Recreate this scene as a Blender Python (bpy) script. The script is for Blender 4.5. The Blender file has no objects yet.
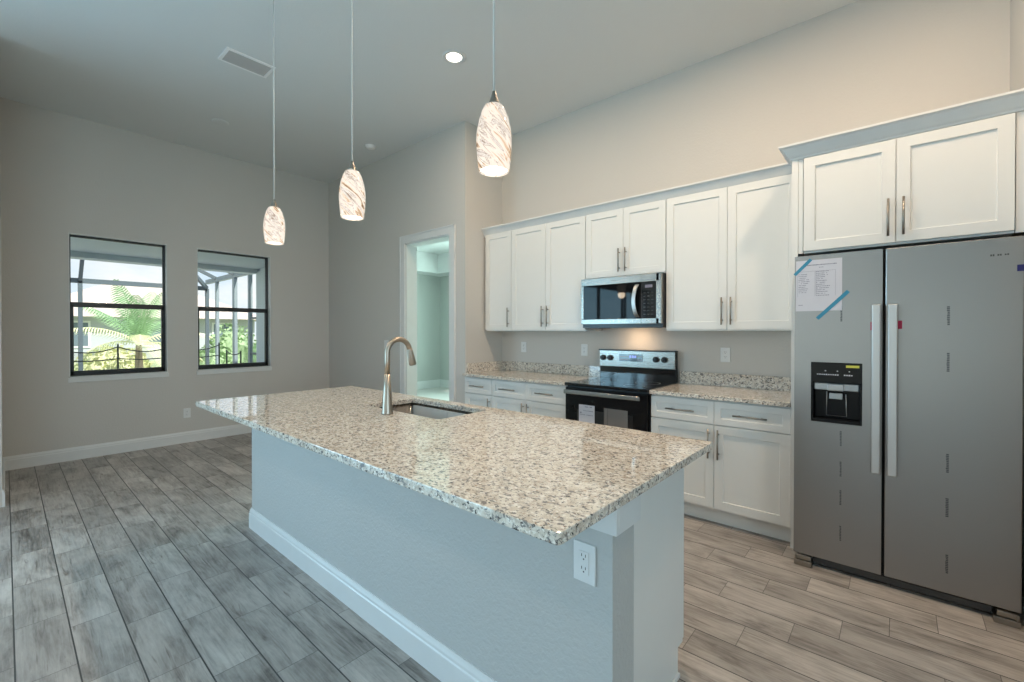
import bpy, bmesh, math, random
from mathutils import Vector, Matrix, noise
random.seed(7)
scene = bpy.context.scene
C = scene.collection
PI = math.pi

# ------------------------------------------------------------------ camera
cam_d = bpy.data.cameras.new('camera')
cam = bpy.data.objects.new('camera', cam_d)
C.objects.link(cam)
F_PX, YAW, PITCH, CY, CAM_H = 441.92, 0.7167, 0.0071, 335.24, 1.3553
cam_d.sensor_width = 36.0
cam_d.lens = F_PX * 36.0 / 1024.0
cam_d.shift_y = (CY - 341.0) / 1024.0
cam_d.clip_start = 0.05
cam_d.clip_end = 300
cam.location = (0, 0, CAM_H)
cam.rotation_euler = (PI / 2 - PITCH, 0, YAW)
scene.camera = cam

# ------------------------------------------------------------------ colour management
scene.view_settings.view_transform = 'Standard'
scene.view_settings.look = 'None'
scene.view_settings.exposure = -0.03
scene.view_settings.gamma = 1.0
scene.view_settings.use_curve_mapping = False
scene.cycles.use_denoising = True
scene.cycles.max_bounces = 10
scene.cycles.diffuse_bounces = 5
scene.cycles.transparent_max_bounces = 16
scene.cycles.caustics_reflective = False
scene.cycles.caustics_refractive = False
scene.cycles.sample_clamp_indirect = 4.0

# ------------------------------------------------------------------ sky
w = bpy.data.worlds.new('sky'); scene.world = w
w.use_nodes = True
nt = w.node_tree; nt.nodes.clear()
wo = nt.nodes.new('ShaderNodeOutputWorld')
bg = nt.nodes.new('ShaderNodeBackground'); bg.inputs[1].default_value = 1.15
tc = nt.nodes.new('ShaderNodeTexCoord')
sep = nt.nodes.new('ShaderNodeSeparateXYZ')
nt.links.new(tc.outputs['Generated'], sep.inputs[0])
gr = nt.nodes.new('ShaderNodeValToRGB')
gr.color_ramp.elements[0].position = 0.0; gr.color_ramp.elements[0].color = (0.78, 0.88, 0.98, 1)
gr.color_ramp.elements[1].position = 0.6; gr.color_ramp.elements[1].color = (0.30, 0.52, 0.92, 1)
nt.links.new(sep.outputs['Z'], gr.inputs[0])
mp = nt.nodes.new('ShaderNodeMapping'); mp.inputs['Scale'].default_value = (3, 3, 7)
nt.links.new(tc.outputs['Generated'], mp.inputs[0])
cn = nt.nodes.new('ShaderNodeTexNoise'); cn.inputs['Scale'].default_value = 1.6; cn.inputs['Detail'].default_value = 7
nt.links.new(mp.outputs[0], cn.inputs['Vector'])
cr = nt.nodes.new('ShaderNodeValToRGB')
cr.color_ramp.elements[0].position = 0.42; cr.color_ramp.elements[0].color = (0, 0, 0, 1)
cr.color_ramp.elements[1].position = 0.60; cr.color_ramp.elements[1].color = (1, 1, 1, 1)
nt.links.new(cn.outputs['Fac'], cr.inputs[0])
mx = nt.nodes.new('ShaderNodeMix'); mx.data_type = 'RGBA'
nt.links.new(cr.outputs[0], mx.inputs[0]); nt.links.new(gr.outputs[0], mx.inputs[6])
mx.inputs[7].default_value = (1.0, 0.98, 0.99, 1)
nt.links.new(mx.outputs[2], bg.inputs[0]); nt.links.new(bg.outputs[0], wo.inputs[0])

# ------------------------------------------------------------------ sun, daylight at the glass doors, added fill lights
def light(name, kind, energy, col, loc, rot=(0, 0, 0), size=None, size_y=None, spread=None, shape=None):
    d = bpy.data.lights.new(name, kind); d.energy = energy; d.color = col
    if kind == 'AREA':
        d.shape = shape or ('RECTANGLE' if size_y else 'SQUARE'); d.size = size
        if size_y: d.size_y = size_y
        if spread: d.spread = spread
    elif size is not None:
        if kind == 'SUN': d.angle = size
        else: d.shadow_soft_size = size
    o = bpy.data.objects.new(name, d); C.objects.link(o)
    o.location = loc; o.rotation_euler = rot
    return o
sun = light('sun', 'SUN', 7.5, (1.0, 0.95, 0.86), (20, 6, 20), size=0.01)
sun.rotation_euler = Vector((-1.0, -0.28, -1.15)).to_track_quat('-Z', 'Y').to_euler()
# daylight standing in the sliding-door openings of the great room (west and south sides)
light('daylight_west', 'AREA', 265, (0.40, 0.74, 1.0), (-5.42, -2.85, 1.28), (0, -PI / 2 - 0.22, 0), 2.4, 3.6)
light('daylight_south', 'AREA', 26, (0.84, 0.91, 1.0), (-1.7, -6.32, 1.3), (PI / 2, 0, 0), 6.2, 2.4)
light('daylight_east', 'AREA', 205, (0.56, 0.84, 1.0), (6.62, -2.6, 1.75), (0, PI / 2 + 0.55, 0), 2.3, 4.4)  # added fill from an unseen east window, brightens window wall and ceiling
light('daylight_bedroom', 'AREA', 210, (0.68, 1.0, 0.93), (-5.6, 7.30, 1.65), (-PI / 2, 0, 0), 1.8, 1.5)  # teal daylight fill for the bedroom, entering by an added unseen window

# ------------------------------------------------------------------ materials
def srgb(r, g, b):
    f = lambda c: (c / 255.0 / 12.92) if c / 255.0 <= 0.04045 else ((c / 255.0 + 0.055) / 1.055) ** 2.4
    return (f(r), f(g), f(b), 1)
class NT:
    def __init__(s, name):
        s.m = bpy.data.materials.new(name); s.m.use_nodes = True
        s.t = s.m.node_tree; s.t.nodes.clear()
        s.out = s.t.nodes.new('ShaderNodeOutputMaterial')
    def n(s, kind, **kw):
        x = s.t.nodes.new('ShaderNode' + kind)
        for k, v in kw.items(): setattr(x, k, v)
        return x
    def l(s, a, b): s.t.links.new(a, b)
    def v(s, sock, val):
        if hasattr(val, 'is_linked') or isinstance(val, bpy.types.NodeSocket): s.l(val, sock)
        else: sock.default_value = val
    def math(s, op, a, b=None, c=None):
        x = s.n('Math', operation=op)
        s.v(x.inputs[0], a)
        if b is not None: s.v(x.inputs[1], b)
        if c is not None: s.v(x.inputs[2], c)
        return x.outputs[0]
    def mix(s, f, a, b, blend='MIX'):
        x = s.n('Mix', data_type='RGBA', blend_type=blend)
        s.v(x.inputs[0], f); s.v(x.inputs[6], a); s.v(x.inputs[7], b)
        return x.outputs[2]
    def ramp(s, f, stops):
        x = s.n('ValToRGB'); e = x.color_ramp.elements
        while len(e) < len(stops): e.new(0.5)
        for i, (p, c) in enumerate(stops):
            e[i].position = p; e[i].color = c if len(c) == 4 else (*c, 1)
        s.v(x.inputs[0], f); return x.outputs[0]
    def noise(s, vec, scale, detail=3, rough=0.5, dist=0.0):
        x = s.n('TexNoise'); s.l(vec, x.inputs['Vector'])
        x.inputs['Scale'].default_value = scale; x.inputs['Detail'].default_value = detail
        x.inputs['Roughness'].default_value = rough; x.inputs['Distortion'].default_value = dist
        return x.outputs['Fac']
    def obj(s): return s.n('TexCoord').outputs['Object']
    def mapping(s, vec, scale=(1, 1, 1), loc=(0, 0, 0), rot=(0, 0, 0)):
        x = s.n('Mapping'); s.l(vec, x.inputs[0])
        x.inputs['Scale'].default_value = scale; x.inputs['Location'].default_value = loc; x.inputs['Rotation'].default_value = rot
        return x.outputs[0]
    def bsdf(s, col, rough=0.5, metal=0.0, bump=None, bstr=0.2, bdist=0.002, **kw):
        p = s.n('BsdfPrincipled')
        s.v(p.inputs['Base Color'], col); s.v(p.inputs['Roughness'], rough); s.v(p.inputs['Metallic'], metal)
        for k, v in kw.items(): s.v(p.inputs[k.replace('_', ' ')], v)
        if bump is not None:
            b = s.n('Bump'); b.inputs['Strength'].default_value = bstr; b.inputs['Distance'].default_value = bdist
            s.l(bump, b.inputs['Height']); s.l(b.outputs[0], p.inputs['Normal'])
        s.l(p.outputs[0], s.out.inputs[0]); return p
M = {}
def simple(name, col, rough=0.5, metal=0.0, var=0.04, scale=12, bump=0.0, **kw):
    k = NT(name); o = k.obj()
    n = k.noise(o, scale, 4)
    c = k.mix(n, tuple(max(0, x * (1 - var)) for x in col[:3]) + (1,), tuple(min(1, x * (1 + var)) for x in col[:3]) + (1,))
    if bump:
        k.bsdf(c, rough, metal, bump=k.noise(o, 220, 3), bstr=bump, bdist=0.001, **kw)
    else: k.bsdf(c, rough, metal, **kw)
    M[name] = k.m; return k.m
def wallmat(name, col, bs=0.25):
    k = NT(name); o = k.obj()
    n = k.noise(o, 1.3, 3)
    c = k.mix(n, tuple(x * 0.985 for x in col[:3]) + (1,), tuple(x * 1.015 for x in col[:3]) + (1,))
    k.bsdf(c, 0.6, 0.0, bump=k.noise(o, 70, 3, 0.55, 0.4), bstr=bs, bdist=0.006)
    M[name] = k.m
wallmat('wall_paint', (0.58, 0.56, 0.53))
wallmat('ceiling_paint', (0.74, 0.76, 0.76), 0.15)
wallmat('knee_wall_paint', (0.49, 0.495, 0.485), 0.6)
wallmat('bedroom_paint', (0.50, 0.52, 0.50), 0.1)
wallmat('stucco', (0.60, 0.66, 0.68), 0.3)
simple('trim_white', (0.70, 0.71, 0.71), 0.32)
simple('cabinet_white', (0.76, 0.76, 0.74), 0.30, var=0.015)
simple('cabinet_inside', (0.30, 0.29, 0.27), 0.6)
simple('bronze_frame', (0.012, 0.014, 0.016), 0.35)
simple('black_gloss', (0.006, 0.006, 0.007), 0.06, var=0.2, IOR=1.65)
simple('mirror_black', (0.006, 0.006, 0.007), 0.03, var=0.2, IOR=1.26)
simple('black_panel', (0.006, 0.006, 0.007), 0.2, var=0.2, Specular_IOR_Level=0.2)
simple('black_plastic', (0.012, 0.012, 0.013), 0.3)
simple('dark_gap', (0.01, 0.01, 0.01), 0.8)
simple('plastic_white', (0.74, 0.75, 0.75), 0.35)
simple('slot_dark', (0.05, 0.05, 0.05), 0.5)
simple('paper', (0.60, 0.59, 0.64), 0.7, var=0.03)
simple('film_ink', (0.07, 0.075, 0.085), 0.6)
simple('print_ink', (0.20, 0.20, 0.26), 0.7)
simple('print_dark', (0.06, 0.06, 0.06), 0.6)
simple('tape_blue', (0.03, 0.23, 0.36), 0.5, var=0.1, scale=60)
simple('tape_navy', (0.01, 0.012, 0.12), 0.4)
simple('sticker_red', (0.45, 0.02, 0.08), 0.5)
simple('sticker_yellow', (0.65, 0.60, 0.08), 0.5)
simple('cord_clear', (0.60, 0.62, 0.62), 0.3)
simple('screen_frame', (0.10, 0.13, 0.15), 0.5)
simple('screen_post_pale', (0.28, 0.33, 0.36), 0.5)
simple('fence_black', (0.02, 0.03, 0.03), 0.6)
simple('palm_green', (0.24, 0.40, 0.20), 0.5, var=0.35, scale=2)
simple('palm_pale', (0.74, 0.74, 0.46), 0.5, var=0.2, scale=2)
simple('hedge_green', (0.34, 0.46, 0.26), 0.7, var=0.4, scale=5)
simple('bark', (0.30, 0.24, 0.18), 0.8, var=0.2)
simple('house_wall', (0.44, 0.46, 0.50), 0.8)
simple('house_window', (0.14, 0.18, 0.22), 0.2)
simple('roof_tile', (0.55, 0.46, 0.42), 0.8, var=0.15, scale=3)
simple('paving', (0.62, 0.60, 0.58), 0.7, var=0.08, scale=2)
simple('lawn', (0.38, 0.46, 0.26), 0.9, var=0.3, scale=1.2)
simple('lamp_socket', (0.30, 0.27, 0.23), 0.3, 0.9)
simple('sink_steel', (0.27, 0.25, 0.23), 0.25, 1.0)
simple('handle_metal', (0.33, 0.305, 0.27), 0.33, 1.0)
simple('faucet_metal', (0.42, 0.37, 0.31), 0.36, 1.0)
simple('fixture_white', (0.93, 0.93, 0.93), 0.4)
simple('vent_grey', (0.52, 0.53, 0.54), 0.5)
simple('silver_plastic', (0.42, 0.43, 0.44), 0.3, 0.5)

def steel(name, col, r0, r1, axis):
    k = NT(name); o = k.obj()
    sc = (2, 2, 700) if axis == 'x' else (500, 500, 3)
    n = k.noise(k.mapping(o, sc), 1.0, 4)
    c = k.mix(n, tuple(x * 0.98 for x in col) + (1,), tuple(x * 1.02 for x in col) + (1,))
    r = k.math('ADD', k.math('MULTIPLY', n, r1 - r0), r0)
    k.bsdf(c, r, 1.0)
    M[name] = k.m
steel('steel_fridge', (0.33, 0.325, 0.32), 0.28, 0.38, 'x')
steel('steel_appliance', (0.33, 0.31, 0.285), 0.24, 0.30, 'x')
steel('steel_handle', (0.58, 0.58, 0.58), 0.38, 0.46, 'z')

# granite: cream ground, grey clouds, dark and brown specks, polished
def granite():
    k = NT('granite'); o = k.obj()
    base = k.mix(k.ramp(k.noise(o, 28, 5, 0.6), [(0.40, (0, 0, 0)), (0.60, (1, 1, 1))]), (0.56, 0.49, 0.41, 1), (0.76, 0.71, 0.63, 1))
    wh = k.ramp(k.noise(o, 75, 4, 0.6, 0.6), [(0.52, (0, 0, 0)), (0.62, (1, 1, 1))])
    c = k.mix(wh, base, (0.86, 0.83, 0.77, 1))
    gy = k.ramp(k.noise(k.mapping(o, (.75, 1, 1), loc=(3.1, 1.7, 0.4)), 82, 5, 0.62, 0.5), [(0.54, (0, 0, 0)), (0.60, (1, 1, 1))])
    c = k.mix(gy, c, (0.22, 0.21, 0.205, 1))
    br = k.ramp(k.noise(k.mapping(o, loc=(7.3, 2.2, 5.0)), 105, 4, 0.6, 0.3), [(0.63, (0, 0, 0)), (0.67, (1, 1, 1))])
    c = k.mix(br, c, (0.30, 0.17, 0.10, 1))
    bk = k.ramp(k.noise(k.mapping(o, (.8, 1, 1), loc=(1.3, 9.2, 3.0)), 98, 4, 0.6, 0.4), [(0.597, (0, 0, 0)), (0.637, (1, 1, 1))])
    c = k.mix(bk, c, (0.04, 0.035, 0.035, 1))
    k.bsdf(c, 0.035, 0.0, Specular_IOR_Level=0.6)
    M['granite'] = k.m
granite()

# wood-look porcelain planks 0.50 x 0.17 laid along X with a one-third stagger
def planks():
    L, W, Y0, X0 = 0.5, 0.1705, 0.0195, -0.02
    k = NT('floor_planks'); o = k.obj()
    s = k.n('SeparateXYZ'); k.l(o, s.inputs[0])
    yr = k.math('DIVIDE', k.math('SUBTRACT', s.outputs[1], Y0), W)
    row = k.math('FLOOR', yr); fy = k.math('FRACT', yr)
    xr = k.math('DIVIDE', k.math('SUBTRACT', k.math('SUBTRACT', s.outputs[0], X0 - 3 * L / 3), k.math('MULTIPLY', row, L / 3)), L)
    col = k.math('FLOOR', xr); fx = k.math('FRACT', xr)
    dy = k.math('MULTIPLY', k.math('MINIMUM', fy, k.math('SUBTRACT', 1.0, fy)), W)
    dx = k.math('MULTIPLY', k.math('MINIMUM', fx, k.math('SUBTRACT', 1.0, fx)), L)
    gy_ = k.math('LESS_THAN', dy, 0.0027)
    gx_ = k.math('MULTIPLY', k.math('LESS_THAN', dx, 0.0014), 0.75)
    grout = k.math('MAXIMUM', gy_, gx_)
    cmb = k.n('CombineXYZ'); k.l(col, cmb.inputs[0]); k.l(row, cmb.inputs[1])
    wn = k.n('TexWhiteNoise'); k.l(cmb.outputs[0], wn.inputs[0])
    rnd = wn.outputs['Value']
    off = k.n('VectorMath', operation='SCALE'); k.l(wn.outputs['Color'], off.inputs[0]); off.inputs['Scale'].default_value = 40
    add = k.n('VectorMath', operation='ADD'); k.l(o, add.inputs[0]); k.l(off.outputs[0], add.inputs[1])
    v = add.outputs[0]
    cloud = k.noise(k.mapping(v, (2.6, 8, 1)), 1.0, 6, 0.65, 0.5)
    grain = k.noise(k.mapping(v, (5, 75, 1)), 1.0, 5, 0.6, 0.7)
    t = k.math('ADD', k.math('MULTIPLY', cloud, 0.66), k.math('MULTIPLY', grain, 0.34))
    c = k.ramp(t, [(0.32, (0.12, 0.108, 0.098)), (0.42, (0.29, 0.265, 0.245)), (0.52, (0.42, 0.39, 0.365)), (0.66, (0.56, 0.525, 0.49))])
    st = k.ramp(k.noise(k.mapping(v, (2.4, 26, 1), (5, 3, 0)), 1.0, 5, 0.6, 1.0), [(0.61, (0, 0, 0)), (0.72, (1, 1, 1))])
    c = k.mix(k.math('MULTIPLY', st, 0.75), c, (0.13, 0.10, 0.085, 1))
    tone = k.math('ADD', 0.80, k.math('MULTIPLY', rnd, 0.34))
    cc = k.n('Mix', data_type='RGBA', blend_type='MULTIPLY'); cc.inputs[0].default_value = 1.0
    k.l(c, cc.inputs[6])
    cb = k.n('CombineXYZ')
    for i in range(3): k.l(tone, cb.inputs[i])
    k.l(cb.outputs[0], cc.inputs[7])
    c = k.mix(grout, cc.outputs[2], (0.065, 0.062, 0.06, 1))
    h = k.math('SUBTRACT', k.math('MULTIPLY', grain, 0.15), grout)
    rough = k.math('ADD', 0.34, k.math('MULTIPLY', t, 0.22))
    k.bsdf(c, rough, 0.0, bump=h, bstr=0.35, bdist=0.0015, Specular_IOR_Level=0.5)
    M['floor_planks'] = k.m
planks()

# clear window glass: mostly straight-through with a real reflection
def glassmat(name, tint):
    k = NT(name)
    tr = k.n('BsdfTransparent'); tr.inputs[0].default_value = tint
    gl = k.n('BsdfGlossy'); gl.inputs['Roughness'].default_value = 0.01
    fr = k.n('Fresnel'); fr.inputs[0].default_value = 1.45
    geo = k.n('NewGeometry')   # only the front face of the pane reflects
    ms = k.n('MixShader'); k.l(k.math('MULTIPLY', fr.outputs[0], k.math('SUBTRACT', 1.0, geo.outputs['Backfacing'])), ms.inputs[0]); k.l(tr.outputs[0], ms.inputs[1]); k.l(gl.outputs[0], ms.inputs[2])
    k.l(ms.outputs[0], k.out.inputs[0]); M[name] = k.m
glassmat('window_glass', (0.95, 0.98, 0.97, 1))
def netmat():
    k = NT('fence_net')
    tr = k.n('BsdfTransparent'); df = k.n('BsdfDiffuse'); df.inputs[0].default_value = (0.05, 0.06, 0.06, 1)
    ms = k.n('MixShader'); ms.inputs[0].default_value = 0.22
    k.l(tr.outputs[0], ms.inputs[1]); k.l(df.outputs[0], ms.inputs[2]); k.l(ms.outputs[0], k.out.inputs[0]); M['fence_net'] = k.m
netmat()
def emit(name, col, st):
    k = NT(name); e = k.n('Emission'); e.inputs[0].default_value = (*col, 1); e.inputs[1].default_value = st
    k.l(e.outputs[0], k.out.inputs[0]); M[name] = k.m
emit('lamp_lens', (1.0, 0.90, 0.74), 9.0)
emit('bulb_glow', (1.0, 0.91, 0.78), 6.0)
emit('display_blue', (0.35, 0.45, 1.0), 1.2)
emit('display_red', (0.8, 0.25, 0.12), 0.35)
def shademat():
    k = NT('swirl_glass'); o = k.obj()
    sp = k.n('SeparateXYZ'); k.l(o, sp.inputs[0])
    ang = k.math('MULTIPLY', k.math('ARCTAN2', sp.outputs[1], sp.outputs[0]), 0.064)
    al = k.math('SUBTRACT', ang, k.math('MULTIPLY', sp.outputs[2], 1.1)); ac = k.math('ADD', k.math('MULTIPLY', ang, 0.85), sp.outputs[2])
    cv = k.n('CombineXYZ'); k.l(k.math('MULTIPLY', al, 6.0), cv.inputs[0]); k.l(k.math('MULTIPLY', ac, 30.0), cv.inputs[1])
    ob = k.n('ObjectInfo'); k.l(k.math('MULTIPLY', ob.outputs['Random'], 30.0), cv.inputs[2])
    wv = k.noise(cv.outputs[0], 1.0, 4, 0.6, 0.9)
    m = k.ramp(wv, [(0.32, (0.26, 0.16, 0.09)), (0.39, (0.80, 0.56, 0.36)), (0.44, (1.0, 0.89, 0.75)), (0.54, (1.0, 0.91, 0.79)), (0.58, (0.55, 0.43, 0.34)), (0.61, (1, 0.93, 0.84)), (0.69, (0.42, 0.30, 0.22))])
    e = k.n('Emission'); k.l(m, e.inputs[0]); e.inputs[1].default_value = 1.12
    g = k.n('BsdfGlossy'); g.inputs['Roughness'].default_value = 0.08; g.inputs[0].default_value = (0.5, 0.5, 0.5, 1)
    fr = k.n('Fresnel'); fr.inputs[0].default_value = 1.4
    ms = k.n('MixShader'); k.l(fr.outputs[0], ms.inputs[0]); k.l(e.outputs[0], ms.inputs[1]); k.l(g.outputs[0], ms.inputs[2])
    k.l(ms.outputs[0], k.out.inputs[0]); M['swirl_glass'] = k.m
shademat()

# ------------------------------------------------------------------ helpers
def empty(name, loc, label=None, cat=None, group=None, kind=None):
    o = bpy.data.objects.new(name, None); C.objects.link(o)
    o.location = loc; o.empty_display_size = 0.1
    tag(o, label, cat, group, kind); return o
def tag(o, label=None, cat=None, group=None, kind=None):
    if label: o['label'] = label
    if cat: o['category'] = cat
    if group: o['group'] = group
    if kind: o['kind'] = kind
    return o
def origin_of(o):
    v = Vector((0, 0, 0))
    while o is not None: v += o.location; o = o.parent
    return v
def link(name, bm, mat, parent=None, bevel=0.0, smooth=False, seg=2, loc=None, recalc=True):
    """one mesh object; the bmesh is in world coordinates"""
    org = origin_of(parent) if parent else Vector(loc or (0, 0, 0))
    if recalc: bmesh.ops.recalc_face_normals(bm, faces=bm.faces)
    bmesh.ops.translate(bm, verts=bm.verts, vec=-org)
    me = bpy.data.meshes.new(name); bm.to_mesh(me); bm.free()
    mats = mat if isinstance(mat, (list, tuple)) else [mat]
    for m_ in mats: me.materials.append(M[m_])
    if smooth:
        for p in me.polygons: p.use_smooth = True
    o = bpy.data.objects.new(name, me); C.objects.link(o)
    if parent: o.parent = parent
    else: o.location = org
    if bevel:
        b = o.modifiers.new('edge', 'BEVEL'); b.width = bevel; b.segments = seg; b.limit_method = 'ANGLE'; b.angle_limit = 0.6
        b.harden_normals = False
    return o
def nb(): return bmesh.new()
def box(bm, x0, x1, y0, y1, z0, z1, mi=0):
    vs = [bm.verts.new((x, y, z)) for x in (x0, x1) for y in (y0, y1) for z in (z0, z1)]
    for f in ((0, 1, 3, 2), (4, 6, 7, 5), (0, 4, 5, 1), (2, 3, 7, 6), (0, 2, 6, 4), (1, 5, 7, 3)):
        fc = bm.faces.new([vs[i] for i in f]); fc.material_index = mi
    return vs
def boxes(*a):
    bm = nb()
    for t in a: box(bm, *t)
    return bm
def tube(bm, pts, r, seg=12, cap=True):
    """r is a number or one radius per point"""
    pts = [Vector(p) for p in pts]; rs = r if isinstance(r, (list, tuple)) else [r] * len(pts)
    rings = []; up = None
    for i, p in enumerate(pts):
        d = (pts[min(i + 1, len(pts) - 1)] - pts[max(i - 1, 0)]).normalized()
        if up is None: up = Vector((1, 0, 0)) if abs(d.x) < 0.9 else Vector((0, 1, 0))
        a = (up - d * up.dot(d)).normalized(); b = d.cross(a); up = a
        rings.append([bm.verts.new(p + (a * math.cos(t) + b * math.sin(t)) * rs[i]) for t in [2 * PI * j / seg for j in range(seg)]])
    for i in range(len(rings) - 1):
        for j in range(seg): bm.faces.new((rings[i][j], rings[i][(j + 1) % seg], rings[i + 1][(j + 1) % seg], rings[i + 1][j]))
    if cap:
        bm.faces.new(rings[0][::-1]); bm.faces.new(rings[-1])
def lathe(bm, prof, cx, cy, seg=40, closed=False):
    """prof: list of (r, z)"""
    rings = [[bm.verts.new((cx + max(r, 1e-4) * math.cos(2 * PI * j / seg), cy + max(r, 1e-4) * math.sin(2 * PI * j / seg), z)) for j in range(seg)] for r, z in prof]
    n = len(rings)
    for i in range(n if closed else n - 1):
        a, b = rings[i], rings[(i + 1) % n]
        for j in range(seg): bm.faces.new((a[j], a[(j + 1) % seg], b[(j + 1) % seg], b[j]))
    return rings
def disc_y(bm, x, y0, y1, z, r, seg=24):
    tube(bm, [(x, y0, z), (x, y1, z)], r, seg)
def extrude_profile(bm, prof, path_fn, n, closed=True):
    rings = [[bm.verts.new(path_fn(i, p)) for p in prof] for i in range(n)]
    m = len(prof)
    for i in range(n - 1):
        for j in range(m if closed else m - 1):
            bm.faces.new((rings[i][j], rings[i][(j + 1) % m], rings[i + 1][(j + 1) % m], rings[i + 1][j]))
    if closed: bm.faces.new(rings[0]); bm.faces.new(rings[-1][::-1])

def shaker(bm, x0, x1, z0, z1, yf, th=0.019, rail=0.057, depth=0.009):
    """door / drawer front facing -Y with a recessed centre panel"""
    def q(xa, xb, za, zb, y): return [bm.verts.new((xa, y, za)), bm.verts.new((xb, y, za)), bm.verts.new((xb, y, zb)), bm.verts.new((xa, y, zb))]
    o = q(x0, x1, z0, z1, yf); i1 = q(x0 + rail, x1 - rail, z0 + rail, z1 - rail, yf)
    s = 0.0035
    i2 = q(x0 + rail + s, x1 - rail - s, z0 + rail + s, z1 - rail - s, yf + depth)
    b = q(x0, x1, z0, z1, yf + th)
    for A, B in ((o, i1), (i1, i2), (b, o)):
        for k_ in range(4):
            l_ = (k_ + 1) % 4; bm.faces.new((A[k_], A[l_], B[l_], B[k_]))
    bm.faces.new(i2); bm.faces.new(b[::-1])
def shaker_x(bm, y0, y1, z0, z1, x):
    pass
def bar_pull(parent, cx, cz, yf, length, vertical=True):
    bm = nb(); h = length / 2; y = yf - 0.032
    if vertical:
        tube(bm, [(cx, y, cz - h), (cx, y, cz + h)], 0.006, 12)
        for s in (-1, 1): tube(bm, [(cx, y, cz + s * h * 0.66), (cx, yf, cz + s * h * 0.66)], 0.0048, 10)
    else:
        tube(bm, [(cx - h, y, cz), (cx + h, y, cz)], 0.006, 12)
        for s in (-1, 1): tube(bm, [(cx + s * h * 0.66, y, cz), (cx + s * h * 0.66, yf, cz)], 0.0048, 10)
    return link('handle', bm, 'handle_metal', parent, smooth=True)
def struct(name, bm, mat, **kw):
    o = link(name, bm, mat, **kw)
    if not o.parent: o['kind'] = 'structure'
    return o
def rot_box(bm, c, u, v, n, a, b, t):
    """box centred at c, half sizes a along u, b along v, t along n"""
    c, u, v, n = Vector(c), Vector(u).normalized(), Vector(v).normalized(), Vector(n).normalized()
    vs = [bm.verts.new(c + u * a * i + v * b * j + n * t * k_) for i in (-1, 1) for j in (-1, 1) for k_ in (-1, 1)]
    for f in ((0, 1, 3, 2), (4, 6, 7, 5), (0, 4, 5, 1), (2, 3, 7, 6), (0, 2, 6, 4), (1, 5, 7, 3)): bm.faces.new([vs[i] for i in f])

# ------------------------------------------------------------------ room constants
XW, YD, XR, YK, ZC = -6.573, 3.27, -3.518, 3.865, 3.634
XG, YS, XE = -5.22, -6.2, 6.4          # great room west wall, south wall, east wall
XA = 0.49                               # wall beside the refrigerator
T = 0.16

# ------------------------------------------------------------------ room shell
struct('floor', boxes((XG - T, XE + T, YS - T, -0.02, -0.12, 0.0), (XW - T, XE + T, -0.02, YK + T, -0.12, 0.0), (-8.7, XR - T, YK + T, 7.3, -0.12, 0.0), (-8.7, XW - T, YD, YK + T, -0.12, 0.0)), 'floor_planks')
struct('ceiling', boxes((XW - T, XE + T, YS - T, YK + T, ZC, ZC + 0.2)), 'ceiling_paint')
# window wall with two openings
W1, W2, WZ0, WZ1 = (0.445, 1.277), (1.577, 2.432), 0.872, 2.402
bm = nb()
xo = XW - T
box(bm, xo, XW, -0.18, W1[0], 0, ZC)
box(bm, xo, XW, W1[1], W2[0], 0, ZC)
box(bm, xo, XW, W2[1], YD + T, 0, ZC)
for a, b in (W1, W2):
    box(bm, xo, XW, a, b, 0, WZ0); box(bm, xo, XW, a, b, WZ1, ZC)
struct('wall_west', bm, 'wall_paint')
# wall with the cased opening to the hall room
D0, D1, DZ = -4.60, -3.765, 2.45
struct('wall_hall', boxes((XW, D0, YD, YD + T, 0, ZC), (D1, XR, YD, YD + T, 0, ZC), (D0, D1, YD, YD + T, DZ, ZC)), 'wall_paint')
struct('wall_kitchen_return', boxes((XR - T, XR, YD + T, YK + T, 0, ZC)), 'wall_paint')
struct('wall_kitchen', boxes((XR, XA + T, YK, YK + T, 0, ZC)), 'wall_paint')
struct('wall_east_alcove', boxes((XA, XA + T, 2.35, YK, 0, ZC)), 'wall_paint')
struct('wall_nook', boxes((XW - T, XG, -0.18, -0.02, 0, ZC)), 'wall_paint')
struct('wall_great_room_west', boxes((XG - T, XG, -0.9, -0.18, 0, ZC), (XG - T, XG, YS, -4.8, 0, ZC), (XG - T, XG, -4.8, -0.9, 2.52, ZC)), 'wall_paint')
struct('wall_south', boxes((XG - T, -4.9, YS - T, YS, 0, ZC), (1.5, XE, YS - T, YS, 0, ZC), (-4.9, 1.5, YS - T, YS, 2.52, ZC)), 'wall_paint')
struct('wall_east', boxes((XE, XE + T, YS - T, -4.9, 0, ZC), (XE, XE + T, -.3, 2.35, 0, ZC), (XE, XE + T, -4.9, -.3, 0, .5), (XE, XE + T, -4.9, -.3, 3.0, ZC)), 'wall_paint')
struct('window_4', boxes(*[(XE + .05, XE + .1, y, y + .06, .5, 3.0) for y in (-4.9, -3.39, -1.87, -.36)], *[(XE + .05, XE + .1, -4.84, -.36, z, z + .06) for z in (.5, 2.2, 2.94)]), 'bronze_frame')  # unseen window added to carry the east fill light
struct('wall_north_east', boxes((XA + T, XE + T, 2.35, 2.51, 0, ZC)), 'wall_paint')

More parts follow.
